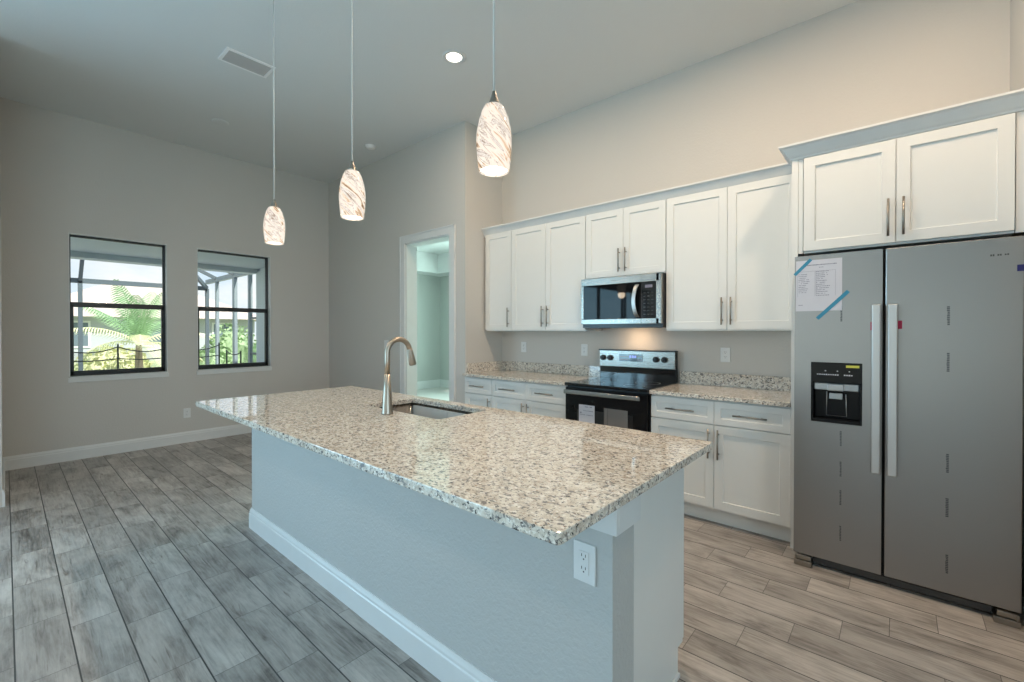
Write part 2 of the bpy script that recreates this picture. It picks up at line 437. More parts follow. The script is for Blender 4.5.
def baseboard_profile(h=0.135, t=0.015):
    return [(0, 0), (t, 0), (t, h * 0.72), (t * 0.75, h * 0.76), (t * 0.75, h * 0.84), (t * 0.45, h * 0.93), (t * 0.3, h), (0, h)]
def baseboard(name, p0, p1, nrm, parent=None, h=0.135, t=0.015):
    bm = nb(); p0, p1, nrm = Vector(p0), Vector(p1), Vector(nrm)
    extrude_profile(bm, baseboard_profile(h, t), lambda i, p: (p0 if i == 0 else p1) + nrm * p[0] + Vector((0, 0, p[1])), 2)
    return link(name, bm, 'trim_white', parent)
for nm, a, b, n_ in (('baseboard_west', (XW, -0.02, 0), (XW, YD, 0), (1, 0, 0)),
                     ('baseboard_hall', (XW, YD, 0), (-4.70, YD, 0), (0, -1, 0)),
                     ('baseboard_nook', (XW, -0.02, 0), (XG, -0.02, 0), (0, 1, 0)),
                     ('baseboard_great_room', (XE, YS, 0), (XE, 2.35, 0), (-1, 0, 0))):
    baseboard(nm, a, b, n_)['kind'] = 'structure'

# windows: dark single-hung sashes set back in the wall, white sill
def window(idx, y0, y1):
    r = empty('window_%d' % idx, (XW, (y0 + y1) / 2, WZ0), kind='structure')
    xf0, xf1 = XW - 0.150, XW - 0.075
    z0, z1 = WZ0, WZ1; zm = 1.655
    t = 0.015
    link('window_frame', boxes((xf0, xf1, y0, y0 + t, z0, z1), (xf0, xf1, y1 - t, y1, z0, z1), (xf0, xf1, y0, y1, z1 - t, z1), (xf0, xf1, y0, y1, z0, z0 + 0.02)), 'bronze_frame', r, bevel=0.002)
    link('window_reveal', boxes((xf1, XW + .001, y1 - .006, y1, z0, z1), (xf1, XW + .001, y0, y0 + .006, z0, z1), (xf1, XW + .001, y0 + .006, y1 - .006, z1 - .006, z1)), 'trim_white', r)  # white liner paints in the light falling on the drywall reveal
    s = 0.007
    link('upper_sash', boxes((xf0 + .01, xf0 + .04, y0 + t, y0 + t + s, zm, z1 - t), (xf0 + .01, xf0 + .04, y1 - t - s, y1 - t, zm, z1 - t),
                             (xf0 + .01, xf0 + .04, y0 + t, y1 - t, z1 - t - s, z1 - t), (xf0 + .01, xf0 + .04, y0 + t, y1 - t, zm - .01, zm + .025)), 'bronze_frame', r)
    s = 0.026
    link('lower_sash', boxes((xf1 - .045, xf1 - .008, y0 + t, y0 + t + s, z0 + .02, zm), (xf1 - .045, xf1 - .008, y1 - t - s, y1 - t, z0 + .02, zm),
                             (xf1 - .045, xf1 - .008, y0 + t, y1 - t, zm - .03, zm + .022), (xf1 - .045, xf1 - .008, y0 + t, y1 - t, z0 + .02, z0 + .065)), 'bronze_frame', r, bevel=0.002)
    g = link('upper_pane', boxes((xf0 + .022, xf0 + .026, y0 + t, y1 - t, zm, z1 - t)), 'window_glass', r)
    g = link('lower_pane', boxes((xf1 - .03, xf1 - .026, y0 + t, y1 - t, z0 + .05, zm)), 'window_glass', r)
    link('window_sill', boxes((XW - 0.075, XW + 0.018, y0 - 0.0, y1 + 0.0, WZ0 - 0.004, WZ0 + 0.012), (XW, XW + 0.014, y0 - 0.01, y1 + 0.01, WZ0 - 0.05, WZ0 + .0)), 'trim_white', r, bevel=0.003)
window(1, *W1); window(2, *W2)

# cased opening
r = empty('door_1', ((D0 + D1) / 2, YD, 0), kind='structure')
cw = 0.095
link('door_casing', boxes((D0 - cw, D0, YD - 0.018, YD, 0, DZ + cw), (D1, D1 + cw, YD - 0.018, YD, 0, DZ + cw), (D0, D1, YD - 0.018, YD, DZ, DZ + cw),
                          (D0 - cw, D0 - cw + .018, YD - 0.024, YD - .018, 0, DZ + cw), (D1 + cw - .018, D1 + cw, YD - 0.024, YD - .018, 0, DZ + cw), (D0 - cw, D1 + cw, YD - .024, YD - .018, DZ + cw - .018, DZ + cw)), 'trim_white', r, bevel=0.002)
link('door_jamb', boxes((D0, D0 + .018, YD, YD + T, 0, DZ), (D1 - .018, D1, YD, YD + T, 0, DZ), (D0, D1, YD, YD + T, DZ - .018, DZ)), 'trim_white', r)

# hall bedroom seen through the opening
BY0, BY1, BX0 = YD + T, 7.06, -8.5
struct('wall_bedroom_west', boxes((BX0 - T, BX0, YD, BY1 + T, 0, 3.3)), 'bedroom_paint')
BX1 = XR - T
struct('wall_bedroom_north', boxes((BX0, -6.5, BY1, BY1 + T, 0, 3.3), (-4.7, BX1, BY1, BY1 + T, 0, 3.3), (-6.5, -4.7, BY1, BY1 + T, 0, .9), (-6.5, -4.7, BY1, BY1 + T, 2.4, 3.3)), 'bedroom_paint')
struct('window_3', boxes((-6.5, -6.46, BY1 + .05, BY1 + .1, .9, 2.4), (-4.74, -4.7, BY1 + .05, BY1 + .1, .9, 2.4), (-6.46, -4.74, BY1 + .05, BY1 + .1, .9, .94), (-6.46, -4.74, BY1 + .05, BY1 + .1, 2.36, 2.4), (-6.46, -4.74, BY1 + .05, BY1 + .1, 1.63, 1.67)), 'bronze_frame')  # unseen window added to house the bedroom light
struct('wall_bedroom_east', boxes((BX1, BX1 + T, YK + T, BY1 + T, 0, 3.3)), 'bedroom_paint')
struct('wall_bedroom_south', boxes((BX0, XW - T, YD + 0.02, YD + T, 0, 3.3)), 'stucco')
bm = nb()
BZ, BT = 2.72, 3.16
box(bm, BX0, BX0 + .45, BY0, BY1, BZ, BZ + .08); box(bm, -4.0, BX1, BY0, BY1, BZ, BZ + .08)
box(bm, BX0 + .45, -4.0, BY0, BY0 + .6, BZ, BZ + .08); box(bm, BX0 + .45, -4.0, BY1 - .45, BY1, BZ, BZ + .08)
for a in ((BX0 + .40, BX0 + .45, BY0 + .6, BY1 - .45), (-4.0, -3.95, BY0 + .6, BY1 - .45), (BX0 + .45, -4.0, BY0 + .55, BY0 + .6), (BX0 + .45, -4.0, BY1 - .45, BY1 - .40)):
    box(bm, *a, BZ + .08, BT)
box(bm, BX0, BX1, BY0, BY1, BT, BT + .14)
struct('ceiling_bedroom', bm, 'trim_white')
baseboard('baseboard_bedroom_west', (BX0, BY0, 0), (BX0, BY1, 0), (1, 0, 0), h=0.19)['kind'] = 'structure'
baseboard('baseboard_bedroom_north', (BX0, BY1, 0), (BX1, BY1, 0), (0, -1, 0), h=0.19)['kind'] = 'structure'
struct('floor_bedroom', boxes((BX0, BX1, YD + .1, BY1, 0.0, 0.004)), 'paving')

# sliding glass doors of the great room (behind / beside the camera)
def slider(idx, axis, fixed, a0, a1, n):
    r = empty('door_%d' % idx, (fixed, (a0 + a1) / 2, 0) if axis == 'y' else ((a0 + a1) / 2, fixed, 0), kind='structure')
    def bx(u0, u1, w0, w1, z0, z1): return (fixed + w0, fixed + w1, u0, u1, z0, z1) if axis == 'y' else (u0, u1, fixed + w0, fixed + w1, z0, z1)
    fr = [bx(a0, a1, -.14, -.02, 2.47, 2.52), bx(a0, a1, -.14, -.02, 0, .03), bx(a0, a0 + .05, -.14, -.02, 0, 2.52), bx(a1 - .05, a1, -.14, -.02, 0, 2.52)]
    link('door_frame', boxes(*fr), 'bronze_frame', r)
    wd = (a1 - a0 - .1) / n
    for i in range(n):
        u0 = a0 + .05 + i * wd; u1 = u0 + wd; o_ = -.12 if i % 2 else -.07
        p = link('sliding_panel', boxes(bx(u0, u0 + .06, o_, o_ + .04, .03, 2.47), bx(u1 - .06, u1, o_, o_ + .04, .03, 2.47), bx(u0 + .06, u1 - .06, o_, o_ + .04, 2.4, 2.47), bx(u0 + .06, u1 - .06, o_, o_ + .04, .03, .13)), 'bronze_frame', r)
        link('pane', boxes(bx(u0 + .06, u1 - .06, o_ + .018, o_ + .022, .13, 2.4)), 'window_glass', p)
slider(2, 'y', XG, -4.8, -0.9, 3)
slider(3, 'x', YS, -4.9, 1.5, 4)

# ------------------------------------------------------------------ kitchen cabinets
def base_cabinet(x0, x1, cols, label, hands, name='base_cabinet', splits=None):
    r = empty(name, ((x0 + x1) / 2, YK - 0.3, 0), label, 'cabinet', 'white base cabinets')
    yb = 3.27
    link('body', boxes((x0, x1, yb, YK - 0.002, 0.115, 0.883)), 'cabinet_white', r)
    link('toe_kick', boxes((x0, x1, 3.325, 3.345, 0.0, 0.115)), 'cabinet_white', r)
    g = 0.0018
    xs = splits or [x0 + (x1 - x0) * i / cols for i in range(cols + 1)]
    for i in range(cols):
        a, b = xs[i] + g, xs[i + 1] - g
        bm = nb(); shaker(bm, a, b, 0.712, 0.870, 3.25, rail=0.042, depth=0.008)
        d = link('drawer_front', bm, 'cabinet_white', r)
        bar_pull(d, (a + b) / 2, 0.790, 3.25, 0.205, False)
        bm = nb(); shaker(bm, a, b, 0.122, 0.704, 3.25)
        d = link('door', bm, 'cabinet_white', r)
        hx = b - 0.03 if hands[i] == 'r' else a + 0.03
        bar_pull(d, hx, 0.577, 3.25, 0.205, True)
    return r
base_cabinet(-3.500, -3.104, 1, 'narrow white base cabinet with one drawer and one door, beside the return wall', 'r')
base_cabinet(-3.102, -2.195, 2, 'white base cabinet with two drawers and two doors, left of the range', 'rl', splits=[-3.102, -2.655, -2.195])
base_cabinet(-1.420, -0.502, 2, 'white base cabinet with two drawers and two doors, between range and refrigerator', 'rl', splits=[-1.420, -0.961, -0.502])
o = link('filler_strip', boxes((XR, -3.5, 3.262, 3.32, 0.0, 0.883)), 'cabinet_white', loc=(-3.51, 3.3, 0))
tag(o, 'narrow white filler strip between the return wall and the first base cabinet', 'filler strip')

def wall_cabinet(x0, x1, cols, z0, z1, label, hands, yf=3.55, splits=None, group='white wall cabinets', hl=0.205, hz=None):
    r = empty('wall_cabinet', ((x0 + x1) / 2, YK - 0.15, z0), label, 'cabinet', group)
    link('body', boxes((x0, x1, yf + 0.02, YK - 0.002, z0 - 0.012, z1 + 0.01)), 'cabinet_white', r)
    xs = splits or [x0 + (x1 - x0) * i / cols for i in range(cols + 1)]; g = 0.0018
    for i in range(cols):
        a, b = xs[i] + g, xs[i + 1] - g
        bm = nb(); shaker(bm, a, b, z0, z1, yf)
        d = link('door', bm, 'cabinet_white', r)
        hx = b - 0.03 if hands[i] == 'r' else a + 0.03
        bar_pull(d, hx, hz or (z0 + 0.135), yf, hl, True)
    return r
UZ0, UZ1 = 1.378, 2.440
wall_cabinet(-3.490, -3.104, 1, UZ0, UZ1, 'narrow single-door white wall cabinet in the left corner of the run', 'r')
wall_cabinet(-3.102, -2.190, 2, UZ0, UZ1, 'tall two-door white wall cabinet left of the microwave', 'rl', splits=[-3.102, -2.648, -2.190])
wall_cabinet(-2.186, -1.428, 2, 1.850, UZ1, 'short two-door white wall cabinet directly above the microwave', 'rl')
wall_cabinet(-1.424, -0.505, 2, UZ0, UZ1, 'tall two-door white wall cabinet right of the microwave', 'rl', splits=[-1.424, -0.960, -0.505])
wall_cabinet(-0.438, 0.430, 2, 1.852, 2.420, 'deep two-door white cabinet above the refrigerator', 'rl', yf=3.225, splits=[-0.438, -0.0085, 0.430])
# tall side panel and fillers of the refrigerator bay
o = link('refrigerator_side_panel', boxes((-0.500, -0.466, 3.235, YK - .002, 0.0, 2.432)), 'cabinet_white', bevel=0.001, loc=(-0.48, 3.5, 0))
tag(o, 'tall white side panel between the base cabinets and the refrigerator', 'panel')
o = link('filler_strip', boxes((0.433, XA - .001, 3.24, 3.26, 1.84, 2.424)), 'cabinet_white', loc=(0.46, 3.25, 1.84))
tag(o, 'white filler strip right of the cabinet above the refrigerator, against the wall', 'filler strip')
o = link('filler_strip', boxes((-0.4655, -0.441, 3.24, 3.26, 1.84, 2.424)), 'cabinet_white', loc=(-0.45, 3.25, 1.84))
tag(o, 'white filler strip left of the cabinet above the refrigerator', 'filler strip')

# crown mouldings
def crown(name, pts, label):
    """pts: [(x, y, outward x, outward y)] mitred corners; profile (outward, z)"""
    prof = [(0.0, 2.425), (0.010, 2.425), (0.012, 2.436), (0.020, 2.444), (0.046, 2.490), (0.058, 2.500), (0.062, 2.500), (0.062, 2.512), (-0.012, 2.512), (-0.012, 2.425)]
    bm = nb()
    extrude_profile(bm, prof, lambda i, p: (pts[i][0] + pts[i][2] * p[0], pts[i][1] + pts[i][3] * p[0], p[1]), len(pts))
    o = link(name, bm, 'trim_white', loc=(pts[0][0], pts[0][1], 2.425)); tag(o, label, 'crown moulding'); return o
crown('crown_moulding', [(XR + .001, 3.57, 0, -1), (-0.502, 3.57, 0, -1)], 'long white crown moulding along the top of the wall cabinets over the range')
crown('crown_moulding', [(-0.502, YK - .001, -1, 0), (-0.502, 3.24, -1, -1), (XA - .001, 3.24, 0, -1)], 'white crown moulding wrapping the top of the cabinet above the refrigerator')

# countertops
def slab_with_hole(bm, x0, x1, y0, y1, z0, z1, hx0, hx1, hy0, hy1, rc=0.03):
    def loop(xa, xb, ya, yb, r_, z, n=5):
        v = []
        for cx, cy, a0 in ((xb - r_, yb - r_, 0), (xa + r_, yb - r_, PI / 2), (xa + r_, ya + r_, PI), (xb - r_, ya + r_, 3 * PI / 2)):
            for i in range(n): 
                a = a0 + PI / 2 * i / (n - 1); v.append(bm.verts.new((cx + r_ * math.cos(a), cy + r_ * math.sin(a), z)))
        return v
    ot, ob = loop(x0, x1, y0, y1, 0.012, z1), loop(x0, x1, y0, y1, 0.012, z0)
    it, ib = loop(hx0, hx1, hy0, hy1, rc, z1), loop(hx0, hx1, hy0, hy1, rc, z0)
    n = len(ot)
    for A, B in ((ot, it), (ib, ob), (ob, ot), (it, ib)):
        for i in range(n):
            j = (i + 1) % n; bm.faces.new((A[i], A[j], B[j], B[i]))
def counter(x0, x1, label, side=False):
    r = empty('countertop', ((x0 + x1) / 2, 3.55, 0.884), label, 'countertop')
    link('slab', boxes((x0, x1, 3.225, YK - .001, 0.884, 0.914)), 'granite', r, bevel=0.003)
    link('backsplash', boxes((x0 + (.02 if side else 0), x1, YK - .022, YK - .001, 0.914, 1.018)), 'granite', r, bevel=0.002)
    if side: link('side_splash', boxes((x0, x0 + .02, 3.28, YK - .001, 0.914, 1.018)), 'granite', r, bevel=0.002)
counter(XR + .001, -2.193, 'speckled granite countertop with backsplash left of the range', True)
counter(-1.422, -0.502, 'speckled granite countertop with backsplash right of the range')

# ------------------------------------------------------------------ range
def strokes(bm, x0, x1, z0, z1, y, n, horizontal=True, th=0.0006):
    """small printed strokes standing for print too small to read"""
    if horizontal:
        w_ = (x1 - x0) / n
        for i in range(n):
            if random.random() < 0.12: continue
            a = x0 + i * w_; k_ = random.uniform(0, .35)
            box(bm, a, a + w_ * .72, y - th, y + th * .2, z0 + (z1 - z0) * k_ * .5, z1 - (z1 - z0) * k_ * .5)
    else:
        w_ = (z1 - z0) / n
        for i in range(n):
            a = z0 + i * w_; k_ = random.uniform(0, .5)
            box(bm, x0 + (x1 - x0) * k_ * .5, x1, y - th, y + th * .2, a, a + w_ * .7)
RX0, RX1 = -2.186, -1.428
r = empty('range', ((RX0 + RX1) / 2, 3.5, 0), 'stainless and black freestanding electric range with papers on its oven door', 'range')
link('body', boxes((RX0 + .004, RX1 - .004, 3.25, YK - .02, 0.03, 0.895)), 'black_plastic', r)
link('cooktop', boxes((RX0, RX1, 3.205, 3.80, 0.895, 0.918)), 'black_gloss', r, bevel=0.004)
for cx, cy, rr in ((-2.0, 3.36, .10), (-1.61, 3.36, .08), (-2.0, 3.62, .08), (-1.61, 3.62, .10)):
    bm = nb(); lathe(bm, [(rr, .9183), (rr + .002, .9185), (rr + .004, .9183)], cx, cy, 40)
    link('burner_ring', bm, 'silver_plastic', r)
bm = nb(); box(bm, RX0 + .008, RX1 - .008, 3.805, YK - .02, 0.915, 1.19)
link('backguard', bm, 'black_gloss', r, bevel=0.004)
bm = nb()
vs = box(bm, RX0 + .012, RX1 - .012, 3.790, 3.806, 1.030, 1.182)
cp = link('control_panel', bm, 'steel_appliance', r, bevel=0.003)
link('panel_lip', boxes((RX0 + .006, RX1 - .006, 3.782, YK - .02, 1.180, 1.192)), 'black_plastic', r, bevel=0.002)
link('display', boxes((-1.965, -1.735, 3.786, 3.790, 1.085, 1.152)), 'black_gloss', cp)
bm = nb()
for i in range(3): box(bm, -1.86 + i * .024, -1.843 + i * .024, 3.7852, 3.786, 1.118, 1.140)
link('clock_digits', bm, 'display_blue', cp)
bm = nb()
for i in range(5): box(bm, -1.955 + i * .018, -1.945 + i * .018, 3.7852, 3.786, 1.100, 1.104); box(bm, -1.955 + i * .018, -1.945 + i * .018, 3.7852, 3.786, 1.126, 1.130)
for i in range(4): box(bm, -1.785 + i * .013, -1.778 + i * .013, 3.7852, 3.786, 1.100, 1.104); box(bm, -1.785 + i * .013, -1.778 + i * .013, 3.7852, 3.786, 1.130, 1.134)
link('touch_marks', bm, 'display_red', cp)
for x in (-2.133, -2.058, -1.609, -1.532):
    bm = nb(); tube(bm, [(x, 3.790, 1.112), (x, 3.775, 1.112), (x, 3.774, 1.112), (x, 3.757, 1.112)], [.026, .026, .021, .019], 24); box(bm, x - .004, x + .004, 3.749, 3.76, 1.094, 1.130)
    link('knob', bm, 'black_plastic', cp, bevel=0.001)
dr = link('oven_door', boxes((RX0 + .006, RX1 - .006, 3.212, 3.25, 0.235, 0.880)), 'black_panel', r, bevel=0.004)
link('storage_drawer', boxes((RX0 + .006, RX1 - .006, 3.215, 3.25, 0.045, 0.225)), 'steel_appliance', r, bevel=0.004)
link('oven_window', boxes((-2.06, -1.55, 3.2105, 3.2125, 0.36, 0.70)), 'black_plastic', dr)
bm = nb(); box(bm, RX0 + .02, RX1 - .045, 3.158, 3.178, 0.828, 0.864)
for x in (RX0 + .05, RX1 - .08): box(bm, x - .012, x + .012, 3.175, 3.214, 0.835, 0.857)
link('handle', bm, 'steel_appliance', dr, bevel=0.006, seg=3)
o = link('paper_sheet', boxes((-2.040, -1.888, 3.2085, 3.2098, 0.55, 0.742)), 'paper', loc=(-1.96, 3.209, 0.55))
tag(o, 'white printed sheet taped on the left side of the oven door', 'paper')
bm = nb()
strokes(bm, -1.98, -1.91, .722, .730, 3.2083, 6); strokes(bm, -2.01, -1.90, .690, .696, 3.2083, 8); strokes(bm, -2.03, -1.90, .655, .661, 3.2083, 10)
box(bm, -2.026, -2.014, 3.2078, 3.2085, .668, .680)
link('print', bm, 'print_ink', o)
k = NT('manual_bag'); tr = k.n('BsdfTransparent'); gl = k.n('BsdfPrincipled'); gl.inputs['Base Color'].default_value = (0.22, 0.20, 0.19, 1); gl.inputs['Roughness'].default_value = 0.15
ms = k.n('MixShader'); ms.inputs[0].default_value = 0.85; k.l(tr.outputs[0], ms.inputs[1]); k.l(gl.outputs[0], ms.inputs[2]); k.l(ms.outputs[0], k.out.inputs[0]); M['manual_bag'] = k.m
o = link('manual_bag', boxes((-1.80, -1.590, 3.2055, 3.2095, 0.50, 0.736)), 'manual_bag', loc=(-1.7, 3.209, 0.5), bevel=0.001)  # grey sheet with a dark line, painted-in window reflection on the door
tag(o, 'grey plastic document bag taped on the right side of the oven door', 'bag')
link('fold', boxes((-1.768, -1.764, 3.2048, 3.2056, 0.50, 0.735)), 'print_dark', o)

# ------------------------------------------------------------------ microwave
MY = 3.475; MZ0, MZ1 = 1.413, 1.838
r = empty('microwave', ((RX0 + RX1) / 2, 3.65, MZ0), 'stainless over-the-range microwave with black glass door under the short cabinet', 'microwave')
link('body', boxes((RX0 + .002, RX1 - .002, MY + .03, YK - .002, MZ0 - .020, MZ1)), 'black_plastic', r)
link('front_frame', boxes((RX0, -1.452, MY, MY + .03, 1.750 + .022, MZ1 - .002), (RX0, -1.452, MY, MY + .03, MZ0 + .012, 1.470), (RX0, RX0 + .026, MY, MY + .03, 1.470, 1.772), (-1.478, -1.428 - .004, MY, MY + .03, MZ0 + .012, MZ1 - .002)), 'steel_appliance', r, bevel=0.003)
dr = link('door_glass', boxes((RX0 + .026, -1.605, MY + .002, MY + .03, 1.470, 1.772)), 'mirror_black', r)
link('seam', boxes((-1.6065, -1.6035, MY - .0006, MY + .01, MZ0 + .012, MZ1 - .002)), 'dark_gap', r)
cpn = link('control_panel', boxes((-1.602, -1.478, MY + .002, MY + .03, 1.470, 1.772)), 'black_gloss', r)
bm = nb()
for i in range(7):
    for j in range(3): box(bm, -1.585 + j * .034, -1.568 + j * .034, MY + .0012, MY + .002, 1.500 + i * .030, 1.505 + i * .030)
link('keypad_print', bm, 'slot_dark', cpn)
link('display', boxes((-1.572, -1.508, MY + .001, MY + .002, 1.722, 1.746)), 'print_ink', cpn)
bm = nb()
pts = []
for i in range(13):
    t = i / 12; z = 1.480 + t * .275; pts.append((-1.640 - 0.016 * math.sin(PI * t), MY - 0.042 * math.sin(PI * t) ** 0.5, z))
for i in range(len(pts) - 1):
    a, b = Vector(pts[i]), Vector(pts[i + 1])
    if i == 0: ring = [bm.verts.new(a + Vector(q)) for q in ((-.017, 0, 0), (.017, 0, 0), (.017, .008, 0), (-.017, .008, 0))]; bm.faces.new(ring[::-1])
    nr = [bm.verts.new(b + Vector(q)) for q in ((-.017, 0, 0), (.017, 0, 0), (.017, .008, 0), (-.017, .008, 0))]
    for j in range(4): bm.faces.new((ring[j], ring[(j + 1) % 4], nr[(j + 1) % 4], nr[j]))
    ring = nr
bm.faces.new(ring)
link('handle', bm, 'steel_handle', dr, bevel=0.003)
bm = nb(); strokes(bm, -1.885, -1.835, 1.800, 1.806, MY, 9)
link('nameplate_print', bm, 'print_dark', r)
link('underside_lamp', boxes((-1.93, -1.86, 3.58, 3.64, MZ0 - .022, MZ0 - .019)), 'plastic_white', r)
lg = light('cooktop_lamp', 'AREA', 0.75, (1.0, 0.66, 0.38), (-1.80, 3.68, MZ0 - .10), (math.radians(42), 0, 0), 0.16)

# ------------------------------------------------------------------ refrigerator
FX0, FX1, FS, FY = -0.456, 0.438, -0.053, 3.060
FZ0, FZ1 = 0.060, 1.797
r = empty('refrigerator', (0, 3.45, 0), 'stainless side-by-side refrigerator with ice dispenser and paper taped on its left door', 'refrigerator')
link('cabinet', boxes((FX0 + .006, FX1 - .006, FY + .075, YK - .03, 0.03, 1.775)), 'black_plastic', r)
DX0, DX1, DZ0, DZ1 = -0.374, -0.141, 0.843, 1.184
# left door with a recess for the dispenser
bm = nb(); g = .006
for a in ((FX0, DX0, FZ0, FZ1), (DX1, FS - g, FZ0, FZ1), (DX0, DX1, FZ0, DZ0), (DX0, DX1, DZ1, FZ1)): pass
xs = [FX0, DX0, DX1, FS - g]; zs = [FZ0, DZ0, DZ1, FZ1]
gv = [[bm.verts.new((x, FY, z)) for z in zs] for x in xs]; gb = [[bm.verts.new((x, FY + .07, z)) for z in zs] for x in xs]
for i in range(3):
    for j in range(3):
        bm.faces.new((gb[i][j], gb[i][j + 1], gb[i + 1][j + 1], gb[i + 1][j]))
        if (i, j) != (1, 1): bm.faces.new((gv[i][j], gv[i + 1][j], gv[i + 1][j + 1], gv[i][j + 1]))
for i in range(3):
    bm.faces.new((gv[i][0], gv[i + 1][0], gb[i + 1][0], gb[i][0])); bm.faces.new((gv[i][3], gv[i + 1][3], gb[i + 1][3], gb[i][3]))
    bm.faces.new((gv[0][i], gv[0][i + 1], gb[0][i + 1], gb[0][i])); bm.faces.new((gv[3][i], gv[3][i + 1], gb[3][i + 1], gb[3][i]))
ld = link('door', bm, 'steel_fridge', r, recalc=True)
rd = link('door', boxes((FS + g, FX1, FY, FY + .07, FZ0, FZ1)), 'steel_fridge', r, bevel=0.004)
link('gasket', boxes((FS - .012, FS + .012, FY + .03, FY + .078, FZ0, FZ1), (FX0 + .01, FX1 - .01, FY + .07, FY + .078, FZ0, FZ1)), 'dark_gap', r)
# dispenser
bz = 1.068
bm = nb()
box(bm, DX0 + .001, DX1 - .001, FY - .003, FY + .03, bz, DZ1 - .001)                      # touch panel
box(bm, DX0 + .001, DX0 + .012, FY - .003, FY + .068, DZ0 + .001, bz); box(bm, DX1 - .012, DX1 - .001, FY - .003, FY + .068, DZ0 + .001, bz)
box(bm, DX0 + .012, DX1 - .012, FY - .003, FY + .068, DZ0 + .001, DZ0 + .020)
box(bm, DX0 + .012, DX1 - .012, FY + .060, FY + .068, DZ0 + .02, bz)
dp = link('dispenser', bm, 'black_panel', ld, bevel=0.003)
bm = nb(); box(bm, DX0 + .014, DX1 - .014, FY + .012, FY + .06, bz - .042, bz - .002)
link('dispenser_shelf', bm, 'silver_plastic', dp, bevel=0.004)
link('dispenser_spout', boxes((-0.298, -0.222, FY + .0, FY + .055, bz - .044, bz - .004)), 'silver_plastic', dp, bevel=0.006)
bm = nb(); box(bm, -0.290, -0.228, FY + .020, FY + .028, bz - .092, bz - .058)
link('dispenser_paddle', bm, 'silver_plastic', dp, bevel=0.004)
bm = nb(); tube(bm, [(-0.300, FY + .015, bz - .05), (-0.302, FY + .018, DZ0 + .04), (-0.21, FY + .018, DZ0 + .04), (-0.213, FY + .015, bz - .06)], 0.0022, 8)
link('paddle_wire', bm, 'silver_plastic', dp, smooth=True)
bm = nb(); strokes(bm, -0.345, -0.180, bz + .044, bz + .051, FY - .003, 16)
for x in (-0.305, -0.25, -0.197): box(bm, x - .003, x + .003, FY - .0036, FY - .003, bz + .066, bz + .071)
link('dispenser_icons', bm, 'paper', dp)
link('yellow_sticker', boxes((-0.212, -0.154, FY - .0038, FY - .003, DZ1 - .026, DZ1 - .013)), 'sticker_yellow', dp)
# handles: flat wide bars on stand-offs
for x0, x1, d in ((-0.101, -0.064, ld), (-0.036, 0.003, rd)):
    bm = nb(); box(bm, x0, x1, FY - .062, FY - .038, 0.610, 1.500)
    for z in (0.66, 1.45): box(bm, x0 + .006, x1 - .006, FY - .04, FY, z - .022, z + .022)
    link('handle', bm, 'steel_handle', d, bevel=0.005, seg=3)
link('red_tag', boxes((-0.0125, 0.020, FY - .0012, FY, 1.372, 1.415)), 'sticker_red', rd)
link('red_tag', boxes((-0.108, -0.092, FY - .0012, FY, 1.365, 1.41)), 'sticker_red', ld)
# base grille and hinge feet
bm = nb(); box(bm, FX0 + .09, FX1 - .09, FY + .03, FY + .05, 0.012, 0.045); box(bm, FX0 + .09, FX1 - .09, FY + .05, FY + .08, 0.045, 0.062)
link('base_grille', bm, 'slot_dark', r, bevel=0.002)
for x0, x1, s in ((FX0 + .006, FX0 + .092, 1), (FX1 - .092, FX1 - .006, -1)):
    bm = nb(); box(bm, x0, x1, FY - .030, FY + .06, 0.0, 0.030); box(bm, x0 + .012, x1 - .004, FY - .018, FY + .06, 0.033, 0.056)
    tube(bm, [((x0 if s > 0 else x1) + s * .008, FY - .02, .03), ((x0 if s > 0 else x1) + s * .008, FY - .02, .057)], .006, 10)
    link('foot', bm, 'handle_metal', r, bevel=0.002)
# prints on the protective film
for z in (1.39, 1.16, 0.66, 0.44, 0.16):
    bm = nb(); strokes(bm, 0.185, 0.196, z, z + .095, FY, 11, False); link('film_print', bm, 'film_ink', rd)
bm = nb(); strokes(bm, 0.315, 0.392, 1.712, 1.722, FY, 10); link('film_print', bm, 'print_dark', rd)
for z in (1.415, 0.72, 0.55, 0.39, 0.19):
    bm = nb(); strokes(bm, -0.239, -0.230, z, z + .085, FY, 10, False); link('film_print', bm, 'film_ink', ld)
# paper and tape on the doors
pp = link('printed_paper', boxes((-0.449, -0.2315, FY - .0022, FY - .0012, 1.477, 1.770)), 'paper', loc=(-0.34, FY - .001, 1.48))
tag(pp, 'white printed specification sheet taped to the top of the left refrigerator door', 'paper')
bm = nb()
strokes(bm, -0.400, -0.255, 1.738, 1.744, FY - .0022, 22); strokes(bm, -0.345, -0.315, 1.724, 1.728, FY - .0022, 4)
for c0, c1, zt, zb in ((-0.436, -0.395, 1.688, 1.575), (-0.350, -0.300, 1.700, 1.560)):
    z = zt
    while z > zb:
        strokes(bm, c0, c0 + (c1 - c0) * random.uniform(.7, 1.35), z, z + .0042, FY - .0022, 8); z -= .0105
for x in (-0.441, -0.357, -0.352, -0.262): box(bm, x, x + .0009, FY - .0026, FY - .0021, 1.562, 1.706)
box(bm, -0.441, -0.262, FY - .0026, FY - .0021, 1.705, 1.706)
strokes(bm, -0.437, -0.415, 1.509, 1.514, FY - .0022, 4)
link('print', bm, 'print_ink', pp)
def tape(p0, p1, wd, label, mat='tape_blue'):
    a, b = Vector((p0[0], FY - .003, p0[1])), Vector((p1[0], FY - .003, p1[1])); u = (b - a)
    bm = nb(); rot_box(bm, (a + b) / 2, u, Vector((0, 1, 0)).cross(u), (0, 1, 0), u.length / 2, wd / 2, .0005)
    o = link('painters_tape', bm, mat, loc=(a + b) / 2); tag(o, label, 'tape'); return o
